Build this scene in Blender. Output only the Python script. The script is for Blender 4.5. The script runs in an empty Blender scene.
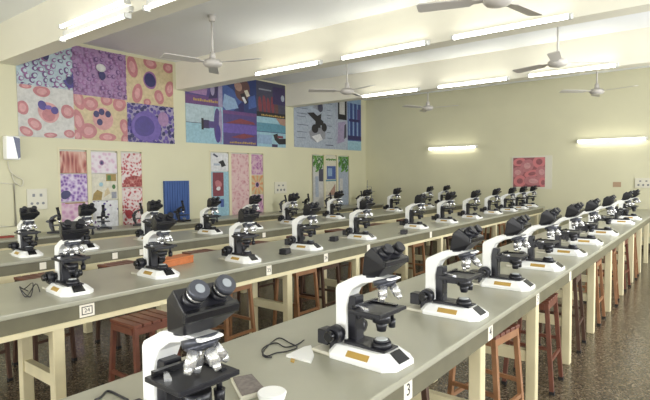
import bpy, bmesh, math, random
from mathutils import Vector, Matrix
random.seed(7)
S = bpy.context.scene
COL = S.collection

# ------------------------------------------------------------ camera
YAW, PITCH, ROLL, FPX = 0.66082928, -0.04898234, 0.0093526, 505.35
CAM = Vector((0.0, 0.0, 1.47))
fw = Vector((math.cos(YAW)*math.cos(PITCH), math.sin(YAW)*math.cos(PITCH), math.sin(PITCH)))
rt = fw.cross(Vector((0, 0, 1))).normalized()
dn = fw.cross(rt)
rt2 = math.cos(ROLL)*rt + math.sin(ROLL)*dn
dn2 = -math.sin(ROLL)*rt + math.cos(ROLL)*dn
cam = bpy.data.cameras.new('camera')
cam.sensor_width = 36
cam.lens = 36*FPX/650
cam.clip_start = 0.02
co = bpy.data.objects.new('camera', cam)
M3 = Matrix((rt2, -dn2, -fw)).transposed()
co.matrix_world = Matrix.Translation(CAM) @ M3.to_4x4()
COL.objects.link(co)
S.camera = co

# ------------------------------------------------------------ exposure, world, added fill lamps
S.view_settings.view_transform = 'Standard'
S.view_settings.look = 'None'
S.view_settings.gamma = 1.0
S.view_settings.use_curve_mapping = False
S.view_settings.exposure = 0.62
TUBE_POWER = 10.0
RIGHT_FILL = 85.0
NEAR_POWER = 66.0
WL, WF, WR, WN = 7.4, 11.3, -2.4, -3.0      # left wall y, far wall x, right wall y, near wall x
CEIL, BEAM = 3.43, 2.96
w = bpy.data.worlds.new('world'); S.world = w; w.use_nodes = True
w.node_tree.nodes['Background'].inputs[0].default_value = (0.85, 0.92, 1, 1)
w.node_tree.nodes['Background'].inputs[1].default_value = 0.6
WIN_X = [(-1.8, 0.2), (1.2, 3.6), (4.2, 6.6), (7.2, 9.6)]  # openings of the added right wall windows
for x0, x1 in WIN_X:                         # fill lamps at windows added in the unseen right wall
    l = bpy.data.lights.new('fill_lamp', 'AREA'); l.shape = 'RECTANGLE'
    l.size = x1-x0-.1; l.size_y = 1.5; l.energy = RIGHT_FILL*(1.5 if x0 > 4 else .8); l.color = (0.95, 0.97, 1.0)
    o = bpy.data.objects.new('fill_lamp', l); COL.objects.link(o)
    o.location = ((x0+x1)/2, WR-.25, 1.95); o.rotation_euler = (math.radians(90), 0, 0)
WIN_Y = [(-1.7, .9), (1.7, 4.1), (4.9, 7.0)]  # openings of the added windows behind the camera
for y0, y1 in WIN_Y:                         # fill lamps at windows added behind the camera, standing in for a flash
    l = bpy.data.lights.new('fill_lamp', 'AREA'); l.shape = 'RECTANGLE'
    l.size = y1-y0-.1; l.size_y = 1.3; l.energy = NEAR_POWER; l.color = (0.98, 0.985, 1.0)
    o = bpy.data.objects.new('fill_lamp', l); COL.objects.link(o)
    o.location = (WN-.25, (y0+y1)/2, 1.22); o.rotation_euler = (math.radians(90), 0, math.radians(-90))

# ------------------------------------------------------------ materials
def lin(c):
    return tuple(((v/255)/12.92 if v/255 <= .04045 else ((v/255+.055)/1.055)**2.4) for v in c)
MATS = {}
def mat(name, rgb, rough=.5, metal=0.0, noise=0.0, scale=8.0, spec=.5, bump=0.0, coat=0.0):
    if name in MATS: return MATS[name]
    m = bpy.data.materials.new(name); m.use_nodes = True
    nt = m.node_tree; b = nt.nodes['Principled BSDF']
    c = lin(rgb)
    b.inputs['Base Color'].default_value = (*c, 1)
    b.inputs['Roughness'].default_value = rough
    b.inputs['Metallic'].default_value = metal
    b.inputs['Specular IOR Level'].default_value = spec
    b.inputs['Coat Weight'].default_value = coat
    if noise or bump:
        tc = nt.nodes.new('ShaderNodeTexCoord'); n = nt.nodes.new('ShaderNodeTexNoise')
        n.inputs['Scale'].default_value = scale; n.inputs['Detail'].default_value = 5
        nt.links.new(tc.outputs['Object'], n.inputs['Vector'])
        if noise:
            r = nt.nodes.new('ShaderNodeValToRGB')
            r.color_ramp.elements[0].position = .3; r.color_ramp.elements[1].position = .7
            r.color_ramp.elements[0].color = (*[v*(1-noise) for v in c], 1)
            r.color_ramp.elements[1].color = (*[min(1, v*(1+noise)) for v in c], 1)
            nt.links.new(n.outputs['Fac'], r.inputs[0]); nt.links.new(r.outputs[0], b.inputs['Base Color'])
        if bump:
            bp = nt.nodes.new('ShaderNodeBump'); bp.inputs['Strength'].default_value = bump; bp.inputs['Distance'].default_value = .01
            nt.links.new(n.outputs['Fac'], bp.inputs['Height']); nt.links.new(bp.outputs[0], b.inputs['Normal'])
    MATS[name] = m
    return m
def emit(name, rgb, strength):
    m = bpy.data.materials.new(name); m.use_nodes = True
    b = m.node_tree.nodes['Principled BSDF']
    b.inputs['Base Color'].default_value = (.9, .9, .9, 1)
    b.inputs['Emission Color'].default_value = (*lin(rgb), 1); b.inputs['Emission Strength'].default_value = strength
    return m
def cells(name, stops, scale, rand=1.0, warp=0.0, noise_scale=6, feature='F1', stretch=(1, 1, 1), rot=0.0):
    """printed tissue picture: voronoi cells through a constant colour ramp"""
    m = bpy.data.materials.new(name); m.use_nodes = True
    nt = m.node_tree; b = nt.nodes['Principled BSDF']; b.inputs['Roughness'].default_value = .45
    tc = nt.nodes.new('ShaderNodeTexCoord'); mp = nt.nodes.new('ShaderNodeMapping')
    mp.inputs['Scale'].default_value = stretch; mp.inputs['Rotation'].default_value = (0, rot, 0)
    nt.links.new(tc.outputs['Object'], mp.inputs[0])
    src = mp.outputs[0]
    if warp:
        n = nt.nodes.new('ShaderNodeTexNoise'); n.inputs['Scale'].default_value = noise_scale
        nt.links.new(src, n.inputs['Vector'])
        mx = nt.nodes.new('ShaderNodeVectorMath'); mx.operation = 'MULTIPLY_ADD'
        mx.inputs[1].default_value = (warp,)*3
        nt.links.new(n.outputs['Color'], mx.inputs[0]); nt.links.new(src, mx.inputs[2]); src = mx.outputs[0]
    v = nt.nodes.new('ShaderNodeTexVoronoi'); v.feature = feature; v.inputs['Scale'].default_value = scale
    v.inputs['Randomness'].default_value = rand
    nt.links.new(src, v.inputs['Vector'])
    r = nt.nodes.new('ShaderNodeValToRGB'); r.color_ramp.interpolation = 'LINEAR'
    el = r.color_ramp.elements
    el[0].position, el[0].color = stops[0][0], (*lin([v*.88 for v in stops[0][1]]), 1)
    el[1].position, el[1].color = stops[-1][0], (*lin([v*.88 for v in stops[-1][1]]), 1)
    for p, c in stops[1:-1]:
        e = el.new(p); e.color = (*lin([q*.88 for q in c]), 1)
    nt.links.new(v.outputs['Distance'], r.inputs[0]); nt.links.new(r.outputs[0], b.inputs['Base Color'])
    return m

M_WALL = mat('cream_paint', (202, 198, 167), .55, noise=.03, scale=1.5)
M_BEAM = mat('cream_paint_lit', (226, 222, 204), .5, noise=.03, scale=1.5)  # the wall cream, lightened for the light that falls on the beams
M_CEIL = mat('white_ceiling_paint', (238, 240, 240), .7, noise=.02, scale=1.0)
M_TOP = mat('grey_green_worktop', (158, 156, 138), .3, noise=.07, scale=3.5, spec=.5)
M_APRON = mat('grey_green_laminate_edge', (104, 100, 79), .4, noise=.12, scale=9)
M_CREAM = mat('cream_wood_paint', (214, 203, 165), .5, noise=.06, scale=7)
M_WHITE = mat('white_enamel', (238, 238, 234), .28, coat=.3)
M_BLACK = mat('black_enamel', (25, 25, 31), .36)
M_BLACKG = mat('black_gloss_plastic', (20, 20, 23), .22)
M_RUBBER = mat('black_rubber', (22, 22, 22), .7)
M_GREYM = mat('grey_ring_metal', (74, 76, 84), .35, .4)
M_CHROME = mat('bright_chrome', (225, 225, 225), .22, .75)
M_GOLD = mat('gold_plate', (186, 152, 78), .4, .25)
M_LENS = mat('eyepiece_lens', (150, 155, 160), .08, .2)
M_LAMP = mat('frosted_lamp_glass', (190, 195, 195), .2)
M_WOODR = mat('red_brown_wood', (104, 60, 44), .42, noise=.18, scale=14)
M_WOODT = mat('tan_wood', (146, 104, 70), .45, noise=.15, scale=14)
M_DARKW = mat('dark_brown_wood', (74, 50, 36), .5, noise=.15, scale=14)
M_PAPER = mat('white_label_paper', (235, 228, 212), .6)
M_INK = mat('black_ink', (35, 30, 28), .6)
M_FAN = mat('grey_white_fan_enamel', (190, 185, 178), .4)
M_BATTEN = mat('white_batten', (196, 196, 190), .5)
M_TUBE = emit('lit_fluorescent_tube', (255, 252, 240), TUBE_POWER)
M_TUBEB = emit('dimmed_beam_tube', (255, 252, 240), TUBE_POWER*.22)  # emission cut so that the nearest beam is lit less
M_TUBEF = emit('far_wall_tube', (255, 252, 240), TUBE_POWER*0.85)  # own emission, to tune the brightness of the far wall
M_GREYOLD = mat('dull_grey_metal', (120, 122, 124), .45, .3)
M_OFF = mat('off_white_plastic', (204, 200, 182), .45)

def terrazzo():
    m = bpy.data.materials.new('polished_terrazzo'); m.use_nodes = True
    nt = m.node_tree; b = nt.nodes['Principled BSDF']
    tc = nt.nodes.new('ShaderNodeTexCoord')
    v = nt.nodes.new('ShaderNodeTexVoronoi'); v.inputs['Scale'].default_value = 95
    nt.links.new(tc.outputs['Object'], v.inputs['Vector'])
    sp = nt.nodes.new('ShaderNodeSeparateColor'); nt.links.new(v.outputs['Color'], sp.inputs[0])
    r = nt.nodes.new('ShaderNodeValToRGB'); r.color_ramp.interpolation = 'CONSTANT'
    el = r.color_ramp.elements
    el[0].position = 0; el[0].color = (*lin((70, 60, 47)), 1)
    el[1].position = .3; el[1].color = (*lin((92, 80, 63)), 1)
    for p, c in ((.55, (110, 96, 77)), (.8, (82, 70, 56)), (.9, (136, 122, 102))):
        e = el.new(p); e.color = (*lin(c), 1)
    nt.links.new(sp.outputs[0], r.inputs[0])
    n = nt.nodes.new('ShaderNodeTexNoise'); n.inputs['Scale'].default_value = 1.2
    nt.links.new(tc.outputs['Object'], n.inputs['Vector'])
    mx = nt.nodes.new('ShaderNodeMix'); mx.data_type = 'RGBA'; mx.blend_type = 'MULTIPLY'; mx.inputs[0].default_value = .35
    nt.links.new(r.outputs[0], mx.inputs[6]); nt.links.new(n.outputs['Fac'], mx.inputs[7])
    nt.links.new(mx.outputs[2], b.inputs['Base Color'])
    b.inputs['Roughness'].default_value = .22
    return m
M_FLOOR = terrazzo()

# ------------------------------------------------------------ mesh helpers
def new(): return bmesh.new()
def box(bm, x0, x1, y0, y1, z0, z1, mi=0):
    vs = [bm.verts.new(p) for p in ((x0, y0, z0), (x1, y0, z0), (x1, y1, z0), (x0, y1, z0), (x0, y0, z1), (x1, y0, z1), (x1, y1, z1), (x0, y1, z1))]
    for f in ((0, 3, 2, 1), (4, 5, 6, 7), (0, 1, 5, 4), (1, 2, 6, 5), (2, 3, 7, 6), (3, 0, 4, 7)):
        bm.faces.new([vs[i] for i in f]).material_index = mi
    return bm
def cyl(bm, p0, p1, r0, r1=None, n=16, mi=0, smooth=True):
    p0, p1 = Vector(p0), Vector(p1); r1 = r0 if r1 is None else r1
    d = (p1-p0).normalized(); a = d.orthogonal().normalized(); b = d.cross(a)
    A, B = [], []
    for k in range(n):
        t = 2*math.pi*k/n; u = a*math.cos(t)+b*math.sin(t)
        A.append(bm.verts.new(p0+u*r0)); B.append(bm.verts.new(p1+u*r1))
    for k in range(n):
        f = bm.faces.new((A[k], A[(k+1) % n], B[(k+1) % n], B[k])); f.smooth = smooth; f.material_index = mi
    bm.faces.new(A[::-1]).material_index = mi; bm.faces.new(B).material_index = mi
    return bm
def bar(bm, p0, p1, w, d, mi=0, up=(0, 1, 0)):
    """square bar between two points, w along the axis nearest `up`"""
    p0, p1 = Vector(p0), Vector(p1); ax = (p1-p0).normalized()
    a = (Vector(up)-ax*ax.dot(Vector(up))).normalized(); b = ax.cross(a)
    q = []
    for p in (p0, p1):
        for s, t in ((-1, -1), (1, -1), (1, 1), (-1, 1)): q.append(bm.verts.new(p+a*s*w/2+b*t*d/2))
    for f in ((0, 3, 2, 1), (4, 5, 6, 7), (0, 1, 5, 4), (1, 2, 6, 5), (2, 3, 7, 6), (3, 0, 4, 7)):
        bm.faces.new([q[i] for i in f]).material_index = mi
    return bm
def prism(bm, prof, x0, x1, mi=0):
    """(f, z) outline, f pointing to -y, extruded along x"""
    A = [bm.verts.new((x0, -f, z)) for f, z in prof]; B = [bm.verts.new((x1, -f, z)) for f, z in prof]
    n = len(prof)
    for k in range(n): bm.faces.new((A[k], A[(k+1) % n], B[(k+1) % n], B[k])).material_index = mi
    bm.faces.new(A[::-1]).material_index = mi; bm.faces.new(B).material_index = mi
    return bm
def loft(bm, rings, mi=0, caps=True):
    V = [[bm.verts.new(p) for p in r] for r in rings]; n = len(V[0])
    for a, b in zip(V, V[1:]):
        for k in range(n): bm.faces.new((a[k], a[(k+1) % n], b[(k+1) % n], b[k])).material_index = mi
    if caps:
        bm.faces.new(V[0][::-1]).material_index = mi; bm.faces.new(V[-1]).material_index = mi
    return bm
def hull(bm, pts):
    vs = [bm.verts.new(p) for p in pts]
    bmesh.ops.convex_hull(bm, input=vs)
    return bm
def tube(bm, pts, r, n=6):
    pts = [Vector(p) for p in pts]; rings = []
    for i, p in enumerate(pts):
        d = (pts[min(i+1, len(pts)-1)]-pts[max(i-1, 0)]).normalized()
        a = d.orthogonal().normalized() if abs(d.z) > .98 else d.cross(Vector((0, 0, 1))).normalized(); b = d.cross(a)
        rings.append([p+(a*math.cos(2*math.pi*k/n)+b*math.sin(2*math.pi*k/n))*r for k in range(n)])
    loft(bm, rings)
    for f in bm.faces: f.smooth = True
    return bm
def spline(ctrl, per=6):
    P = [Vector(c) for c in ctrl]; out = []
    for i in range(len(P)-1):
        a, b, c, d = P[max(i-1, 0)], P[i], P[i+1], P[min(i+2, len(P)-1)]
        for k in range(per):
            t = k/per
            out.append(.5*((2*b)+(c-a)*t+(2*a-5*b+4*c-d)*t*t+(3*b-a-3*c+d)*t**3))
    return out+[P[-1]]
def bevel(bm, w=.003, seg=2):
    bmesh.ops.recalc_face_normals(bm, faces=bm.faces[:])
    ed = [e for e in bm.edges if len(e.link_faces) == 2 and e.calc_face_angle(0) > .5]
    bmesh.ops.bevel(bm, geom=ed, offset=w, segments=seg, affect='EDGES', profile=.6)
    return bm
def obj(name, bm, m, parent=None, recalc=True):
    if recalc: bmesh.ops.recalc_face_normals(bm, faces=bm.faces[:])
    me = bpy.data.meshes.new(name); bm.to_mesh(me); bm.free()
    for x in (m if isinstance(m, (list, tuple)) else [m]): me.materials.append(x)
    o = bpy.data.objects.new(name, me); COL.objects.link(o)
    if parent: o.parent = parent
    return o
def tag(o, label, cat, group=None):
    o['label'] = label; o['category'] = cat
    if group: o['group'] = group
    return o
def thing(name, label, cat, loc=(0, 0, 0), rz=0.0, group=None):
    o = bpy.data.objects.new(name, None); COL.objects.link(o)
    o.empty_display_size = .1; o.location = loc; o.rotation_euler = (0, 0, rz)
    return tag(o, label, cat, group)
def struct(name, bm, m, parent=None):
    o = obj(name, bm, m, parent)
    if not parent: o['kind'] = 'structure'
    return o
def children(o): return [c for c in bpy.data.objects if c.parent == o]
TREE = {}
def snapshot(root):
    TREE[root.name] = [(c, children(c)) for c in children(root)]
def dup(root, loc, rz, label, group=None):
    r = root.copy(); COL.objects.link(r); r.location = loc; r.rotation_euler = (0, 0, rz)
    r['label'] = label
    if group: r['group'] = group
    for c, gs in TREE[root.name]:
        d = c.copy(); COL.objects.link(d); d.parent = r
        for g in gs:
            e = g.copy(); COL.objects.link(e); e.parent = d
    return r
def ray(u, v): return rt2*((u-325)/FPX)+dn2*((v-200)/FPX)+fw
def on_left(u, v, off=0.0):
    d = ray(u, v); p = CAM+d*((WL-off)/d.y); return p
def on_far(u, v):
    d = ray(u, v); return CAM+d*(WF/d.x)
def on_z(u, v, z):
    d = ray(u, v); return CAM+d*((z-CAM.z)/d.z)
ORD = ['nearest', 'second', 'third', 'fourth', 'fifth', 'sixth', 'seventh', 'eighth', 'ninth', 'tenth', 'eleventh', 'twelfth', 'thirteenth']
def nth(i): return ORD[i]

# ------------------------------------------------------------ the room
struct('floor', box(new(), WN, WF+.2, WR-.2, WL+.2, -.1, 0), M_FLOOR)
struct('ceiling', box(new(), WN, WF+.2, WR-.2, WL+.2, CEIL, CEIL+.1), M_CEIL)
# left wall with three recessed windows that were boarded and papered over
WINS = []
for (tl, br) in (((57, 147), (145, 226)), ((209, 150), (265, 214)), ((311, 153), (350, 206))):
    a, b = on_left(*tl), on_left(*br); WINS.append((a.x, b.x, b.z, a.z))
bm = new(); zb, zt = .78, max(q[3] for q in WINS)
xs = WN
for (x0, x1, z0, z1) in WINS:
    box(bm, xs, x0, WL, WL+.2, 0, CEIL); box(bm, x0, x1, WL, WL+.2, 0, z0); box(bm, x0, x1, WL, WL+.2, z1, CEIL); xs = x1
box(bm, xs, WF+.2, WL, WL+.2, 0, CEIL)
struct('wall_left', bm, M_WALL)
struct('wall_far', box(new(), WF, WF+.2, WR-.2, WL, 0, CEIL), M_WALL)
bm = new(); ys = WR-.2
for y0, y1 in WIN_Y:
    box(bm, WN-.2, WN, ys, y0, 0, CEIL); box(bm, WN-.2, WN, y0, y1, 0, .5); box(bm, WN-.2, WN, y0, y1, 1.95, CEIL); ys = y1
box(bm, WN-.2, WN, ys, WL+.2, 0, CEIL)
struct('wall_near', bm, M_WALL)
for k, (y0, y1) in enumerate(WIN_Y):  # unseen window frames, added to let fill light in from behind
    bm = new()
    for y in (y0, (y0+y1)/2-.025, y1-.05): box(bm, WN-.14, WN-.08, y, y+.05, .5, 1.95)
    for z in (.5, 1.90): box(bm, WN-.14, WN-.08, y0, y1, z, z+.05)
    struct('window_%d' % (k+8), bm, M_CREAM)
bm = new(); xs = WN
for x0, x1 in WIN_X:
    box(bm, xs, x0, WR-.2, WR, 0, CEIL); box(bm, x0, x1, WR-.2, WR, 0, 1.15); box(bm, x0, x1, WR-.2, WR, 2.75, CEIL); xs = x1
box(bm, xs, WF, WR-.2, WR, 0, CEIL)
struct('wall_right', bm, M_WALL)
for k, (x0, x1) in enumerate(WIN_X):  # unseen window frames, added around the right wall fill lamps
    bm = new()
    for x in (x0, (x0+x1)/2-.025, x1-.05): box(bm, x, x+.05, WR-.14, WR-.08, 1.15, 2.75)
    for z in (1.15, 2.70): box(bm, x0, x1, WR-.14, WR-.08, z, z+.05)
    struct('window_%d' % (k+4), bm, M_CREAM)
for k, (x0, x1, z0, z1) in enumerate(WINS):
    bm = new(); d0, d1 = WL-.004, WL+.05; t = .03; wd = x1-x0
    box(bm, x0, x0+t, d0, d1, z0, z1); box(bm, x1-t, x1, d0, d1, z0, z1)
    box(bm, x0+t, x1-t, d0, d1, z1-t, z1); box(bm, x0+t, x1-t, d0, d1, z0, z0+t)
    cuts = ((.335, .69), (.35, .72), (.33, .66))[k]
    for c in cuts: box(bm, x0+wd*c-.03, x0+wd*c+.03, d0, d1, z0+t, z1-t)
    wo = struct('window_%d' % (k+1), bm, mat('window_frame_paint', (205, 198, 165), .5))
    obj('pane', box(new(), x0, x1, WL+.05, WL+.08, z0, z1), mat('papered_pane', (205, 205, 190), .5), wo)
# beams across the room
BX = [2.62, 5.37, 8.18]
for k, x in enumerate([-.55]+BX):
    struct('trim_%d' % (k+1), box(new(), x, x+.24, WR, WL, BEAM, CEIL), M_BEAM)
struct('baseboard_far', box(new(), WF-.015, WF, WR, WL, 0, .12), mat('dark_skirting', (82, 72, 60), .4))
struct('baseboard_left', box(new(), WN, WF-.015, WL-.015, WL, 0, .12), MATS['dark_skirting'])

# ------------------------------------------------------------ benches
def bench(label, x0, x1, y0, y1, ztop, legs, strip, slab=.028, ap=.085, inset=.055):
    t = thing('lab_bench', label, 'bench', (x0, y0, 0))
    W, D = x1-x0, y1-y0
    obj('worktop', bevel(box(new(), 0, W, 0, D, ztop-slab, ztop), .006), M_TOP, t)
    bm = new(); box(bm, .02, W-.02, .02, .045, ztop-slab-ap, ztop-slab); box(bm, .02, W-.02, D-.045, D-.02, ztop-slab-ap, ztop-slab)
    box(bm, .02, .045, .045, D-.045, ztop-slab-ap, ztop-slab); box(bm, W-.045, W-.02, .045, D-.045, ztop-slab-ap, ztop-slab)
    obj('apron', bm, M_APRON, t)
    zl = ztop-slab-ap
    if strip:
        for yy in ((.012, .05), (D-.05, D-.012)):
            obj('rail', box(new(), .02, W-.02, yy[0], yy[1], zl-strip, zl), M_CREAM, t)
        zl -= strip
    for lx in legs:
        lx -= x0
        for yy in (.055, D-inset):
            obj('leg', bevel(box(new(), lx-.032, lx+.032, yy-.03, yy+.03, 0, zl), .004, 1), M_CREAM, t)
        obj('stretcher', box(new(), lx-.02, lx+.02, .085, D-inset-.03, .29, .36), M_CREAM, t)
        if strip: obj('crosspiece', box(new(), lx-.02, lx+.02, .085, D-.085, zl-.05, zl), M_CREAM, t)
    return t
T1Y0, T1Y1, T2Y0, T2Y1, T3Y0, T3Y1 = .84, 1.63, 2.86, 3.74, 4.64, 5.46
ZT = .77
Z4 = .715
L1 = [-.4, .5, 1.42, 2.33, 3.25, 4.17, 5.12, 6.02, 6.92, 7.8, 8.65, 9.6, 10.9]
L2 = [.3, 1.28, 2.25, 3.21, 4.25, 5.28, 6.25, 7.3, 8.35, 9.4, 10.8]
bench('long grey-green topped lab bench nearest the camera along the aisle', -.6, 11.2, T1Y0, T1Y1, ZT, L1, 0)
bench('long grey-green lab bench with cream rail, middle of the room', .1, 11.2, T2Y0, T2Y1, ZT, L2, .03, inset=.40)
bench('long grey-green lab bench in front of the wall counter, third from the camera', .1, 11.2, T3Y0, T3Y1, ZT, [x+.1 for x in L2[:-1]]+[10.9], .07)
bench('narrow grey counter running along the left wall under the papered windows', .1, 11.28, 6.84, 7.38, Z4, [.6, 2.6, 4.6, 6.6, 8.6, 10.8], .05, ap=.07)

# ------------------------------------------------------------ binocular microscope
def make_scope():
    t = thing('microscope', '', 'microscope')
    # base: octagon with sloped upper rim
    def ring(sx, f0, f1, cx, z):   # half width, rear f, front f, chamfer
        pts = [(-sx, f0), (-sx, f1-cx), (-sx+cx, f1), (sx-cx, f1), (sx, f1-cx), (sx, f0), (sx-cx*.6, f0-cx*.6), (-sx+cx*.6, f0-cx*.6)]
        return [(x, -f, z) for x, f in pts]
    bm = new()
    loft(bm, [ring(.096, -.13, .148, .038, 0), ring(.096, -.13, .148, .038, .020), ring(.066, -.115, .100, .028, .052)])
    base = obj('base', bevel(bm, .003, 2), M_WHITE, t)
    # front panel on the front slope
    bm = new(); hull(bm, [(-.034, -.146, .026), (.034, -.146, .026), (.03, -.104, .055), (-.03, -.104, .055), (-.034, -.143, .018), (.034, -.143, .018), (.03, -.100, .045), (-.03, -.100, .045)])
    fp = obj('front_panel', bm, M_BLACKG, base)
    # gold name plate on the left slope
    bm = new(); n = Vector((-.032, 0, .032)).normalized()
    p = [Vector((-.0935, .055, .0235)), Vector((-.0935, -.045, .0235)), Vector((-.077, -.045, .0415)), Vector((-.077, .055, .0415))]
    hull(bm, [q+Vector((-.001, 0, .0008)) for q in p]+[q+Vector((.004, 0, -.004)) for q in p])
    obj('name_plate', bm, M_GOLD, base)
    bm = new(); prism(bm, [(-.10, .05), (-.10, .066), (-.02, .066), (.02, .062), (.09, .058), (.09, .05)], -.048, .048)
    obj('deck', bevel(bm, .003, 1), M_BLACK, t)
    il = obj('illuminator', cyl(cyl(new(), (0, -.045, .055), (0, -.045, .078), .040, .036, 20), (0, -.045, .078), (0, -.045, .086), .032, .030, 20), M_BLACK, t)
    obj('lamp_lens', cyl(new(), (0, -.045, .085), (0, -.045, .0885), .024, .022, 18), M_LAMP, il)
    # arm
    prof = [(-.150, .03), (-.150, .258), (-.140, .274), (-.060, .314), (-.02, .324), (.085, .328), (.108, .326), (.110, .319), (.05, .308), (-.02, .292), (-.068, .262), (-.088, .228), (-.095, .19), (-.095, .03)]
    arm = obj('arm', bevel(prism(new(), prof, -.034, .034), .006, 2), M_WHITE, t)
    obj('focus_block', bevel(box(new(), -.026, .026, .055, .096, .058, .235), .003, 1), M_BLACK, t)
    # focus knobs on both sides
    for s in (-1, 1):
        k = obj('focus_knob', cyl(cyl(new(), (s*.033, .122, .088), (s*.055, .122, .088), .022, .022, 18), (s*.055, .122, .088), (s*.092, .122, .088), .036, .033, 22), M_BLACK, t)
        obj('fine_knob', bevel(cyl(new(), (s*.092, .122, .088), (s*.118, .122, .088), .024, .020, 18), .003, 1), M_BLACKG, k)
    # lamp power block on a rear foot
    rf = obj('rear_foot', bevel(box(new(), -.085, .055, .135, .235, 0, .014), .003, 1), M_OFF, t)
    pb = obj('power_block', bevel(box(new(), -.06, .0, .17, .225, .030, .088), .004, 1), M_BLACK, t)
    obj('bracket', box(new(), -.045, -.015, .148, .172, .012, .075), M_BLACK, pb)
    # stage
    st = new(); box(st, -.088, .088, -.100, .045, .190, .203); box(st, -.07, .07, -.085, .055, .180, .190); box(st, -.02, .02, .04, .07, .150, .200)
    sg = obj('stage', bevel(st, .002, 1), M_BLACK, t)
    sh = new(); box(sh, -.075, .075, .022, .036, .203, .216); box(sh, .05, .066, -.075, .03, .203, .210)
    obj('slide_holder', sh, M_BLACKG, sg)
    bm = new(); loft(bm, [[(-.075, -.02, .2032), (-.05, .022, .2032), (-.04, .018, .2032), (-.06, -.03, .2032)], [(-.075, -.02, .209), (-.05, .022, .209), (-.04, .018, .209), (-.06, -.03, .209)]])
    obj('slide_clip', bm, M_CHROME, sg)
    obj('stage_knob', cyl(cyl(new(), (.062, -.05, .180), (.062, -.05, .150), .008, .008, 12), (.062, -.05, .150), (.062, -.05, .118), .015, .013, 14), M_BLACK, sg)
    cd = new(); cyl(cd, (0, -.045, .181), (0, -.045, .152), .034, .034, 18); cyl(cd, (0, -.045, .152), (0, -.045, .118), .024, .017, 16)
    obj('condenser', cd, M_BLACK, t)
    obj('condenser_bracket', box(new(), -.015, .015, -.02, .06, .155, .172), M_BLACK, t)
    # nosepiece and objectives
    np_ = new(); cyl(np_, (0, -.060, .318), (0, -.066, .300), .046, .046, 24); cyl(np_, (0, -.066, .300), (0, -.073, .286), .044, .030, 24)
    ns = obj('nosepiece', np_, M_GREYM, t)
    for a, b in (((0, -.048, .290), (0, -.046, .226)), ((.028, -.075, .290), (.058, -.088, .248)), ((-.028, -.075, .290), (-.058, -.088, .248)), ((0, -.095, .292), (0, -.128, .252))):
        a, b = Vector(a), Vector(b); bm = new()
        cyl(bm, a, a.lerp(b, .7), .0145, .0145, 14); cyl(bm, a.lerp(b, .7), b, .0125, .008, 14)
        obj('objective', bm, M_CHROME, t)
    # head
    P = []
    for s in (-1, 1):
        P += [(s*.044, .000, .325), (s*.046, -.076, .329), (s*.074, -.118, .368), (s*.076, -.126, .391), (s*.062, -.056, .438), (s*.056, -.020, .410)]
    hd = obj('head', bevel(hull(new(), P), .004, 2), M_BLACK, t)
    bm = new(); hull(bm, [(s*.078, y, z) for s in (-1, 1) for y, z in ((-.114, .368), (-.127, .372), (-.130, .393), (-.116, .401))])
    obj('head_lip', bevel(bm, .003, 1), M_BLACKG, hd)
    obj('neck_ring', cyl(new(), (0, -.02, .320), (0, -.018, .336), .040, .040, 20), M_GREYM, t)
    d = Vector((0, -.74, .673))
    for s in (-1, 1):
        a = Vector((s*.038, -.088, .410)); bm = new()
        cyl(bm, a, a+d*.024, .024, .023, 20); cyl(bm, a+d*.024, a+d*.042, .0205, .0205, 20)
        ep = obj('eyepiece', bm, M_BLACK, hd)
        bm = new(); cyl(bm, a+d*.040, a+d*.056, .0255, .0245, 22)
        obj('eyecup', bm, M_GREYM, ep)
        obj('ring', cyl(new(), a+d*.030, a+d*.037, .0225, .0225, 20), M_CHROME, ep)
        obj('lens', cyl(new(), a+d*.0555, a+d*.0575, .0125, .0115, 16), M_LENS, ep)
    hd.location.y = .012
    return t
g1, g2, g3 = 'microscopes on the front bench', 'microscopes on the middle bench', 'microscopes on the third bench'
scope0 = make_scope()
snapshot(scope0)
first = True
def put_scope(x, y, z, rz, label, group):
    global first
    if first:
        first = False
        scope0.location = (x, y, z); scope0.rotation_euler = (0, 0, rz); scope0['label'] = label; scope0['group'] = group
        return scope0
    return dup(scope0, (x, y, z), rz, label, group)
T1S = [.76, 1.60, 2.37, 3.14, 3.90, 4.70, 5.52, 6.44, 7.98, 8.74]
tail1 = ['in the foreground, base below the picture', 'beside the flat white card', 'above the number 4 label', 'near the number 5 label'] + ['']*9
for i, x in enumerate(T1S):
    lab = '%s white binocular microscope on the front bench%s' % (nth(i).capitalize() if i else 'Large nearest', ' '+tail1[i] if tail1[i] else ', counted from the camera')
    if i == len(T1S)-1: lab = 'farthest small white microscope at the end of the front bench'
    put_scope(x, 1.022+random.uniform(-.01, .01), ZT, random.uniform(-.06, .06), lab, g1)
scope0.location.y += .014; scope0.rotation_euler.z = -.04
next(c for c in children(scope0) if c.name == 'stage').location.z = .016
T2S = [(94, 291), (183.6, 276), (261, 261), (322, 249), (374, 238.5), (433, 228), (455, 222), (473, 217.5), (494, 213), (514, 210), (526, 207.3), (541, 206.6)]
T2X = [1.46, 2.08, 2.85, 3.67, 4.61, 5.93, 6.86, 7.74, 8.8, 9.58, 10.3, 11.06]
for i, x in enumerate(T2X):
    lab = '%s white binocular microscope from the left on the middle bench' % ('first' if i == 0 else nth(i))
    if i == 0: lab = 'leftmost white microscope on the middle bench, seen from the front above the framed label'
    if i == len(T2X)-1: lab = 'last small white microscope at the far end of the middle bench under the red poster'
    put_scope(x, 3.09+random.uniform(-.03, .03), ZT, random.uniform(-.1, .1), lab, g2)
T3X = [1.93, 2.45, 3.2, 4.02, 4.72, 5.5, 6.6, 7.45, 8.5, 9.9, 10.75]
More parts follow.
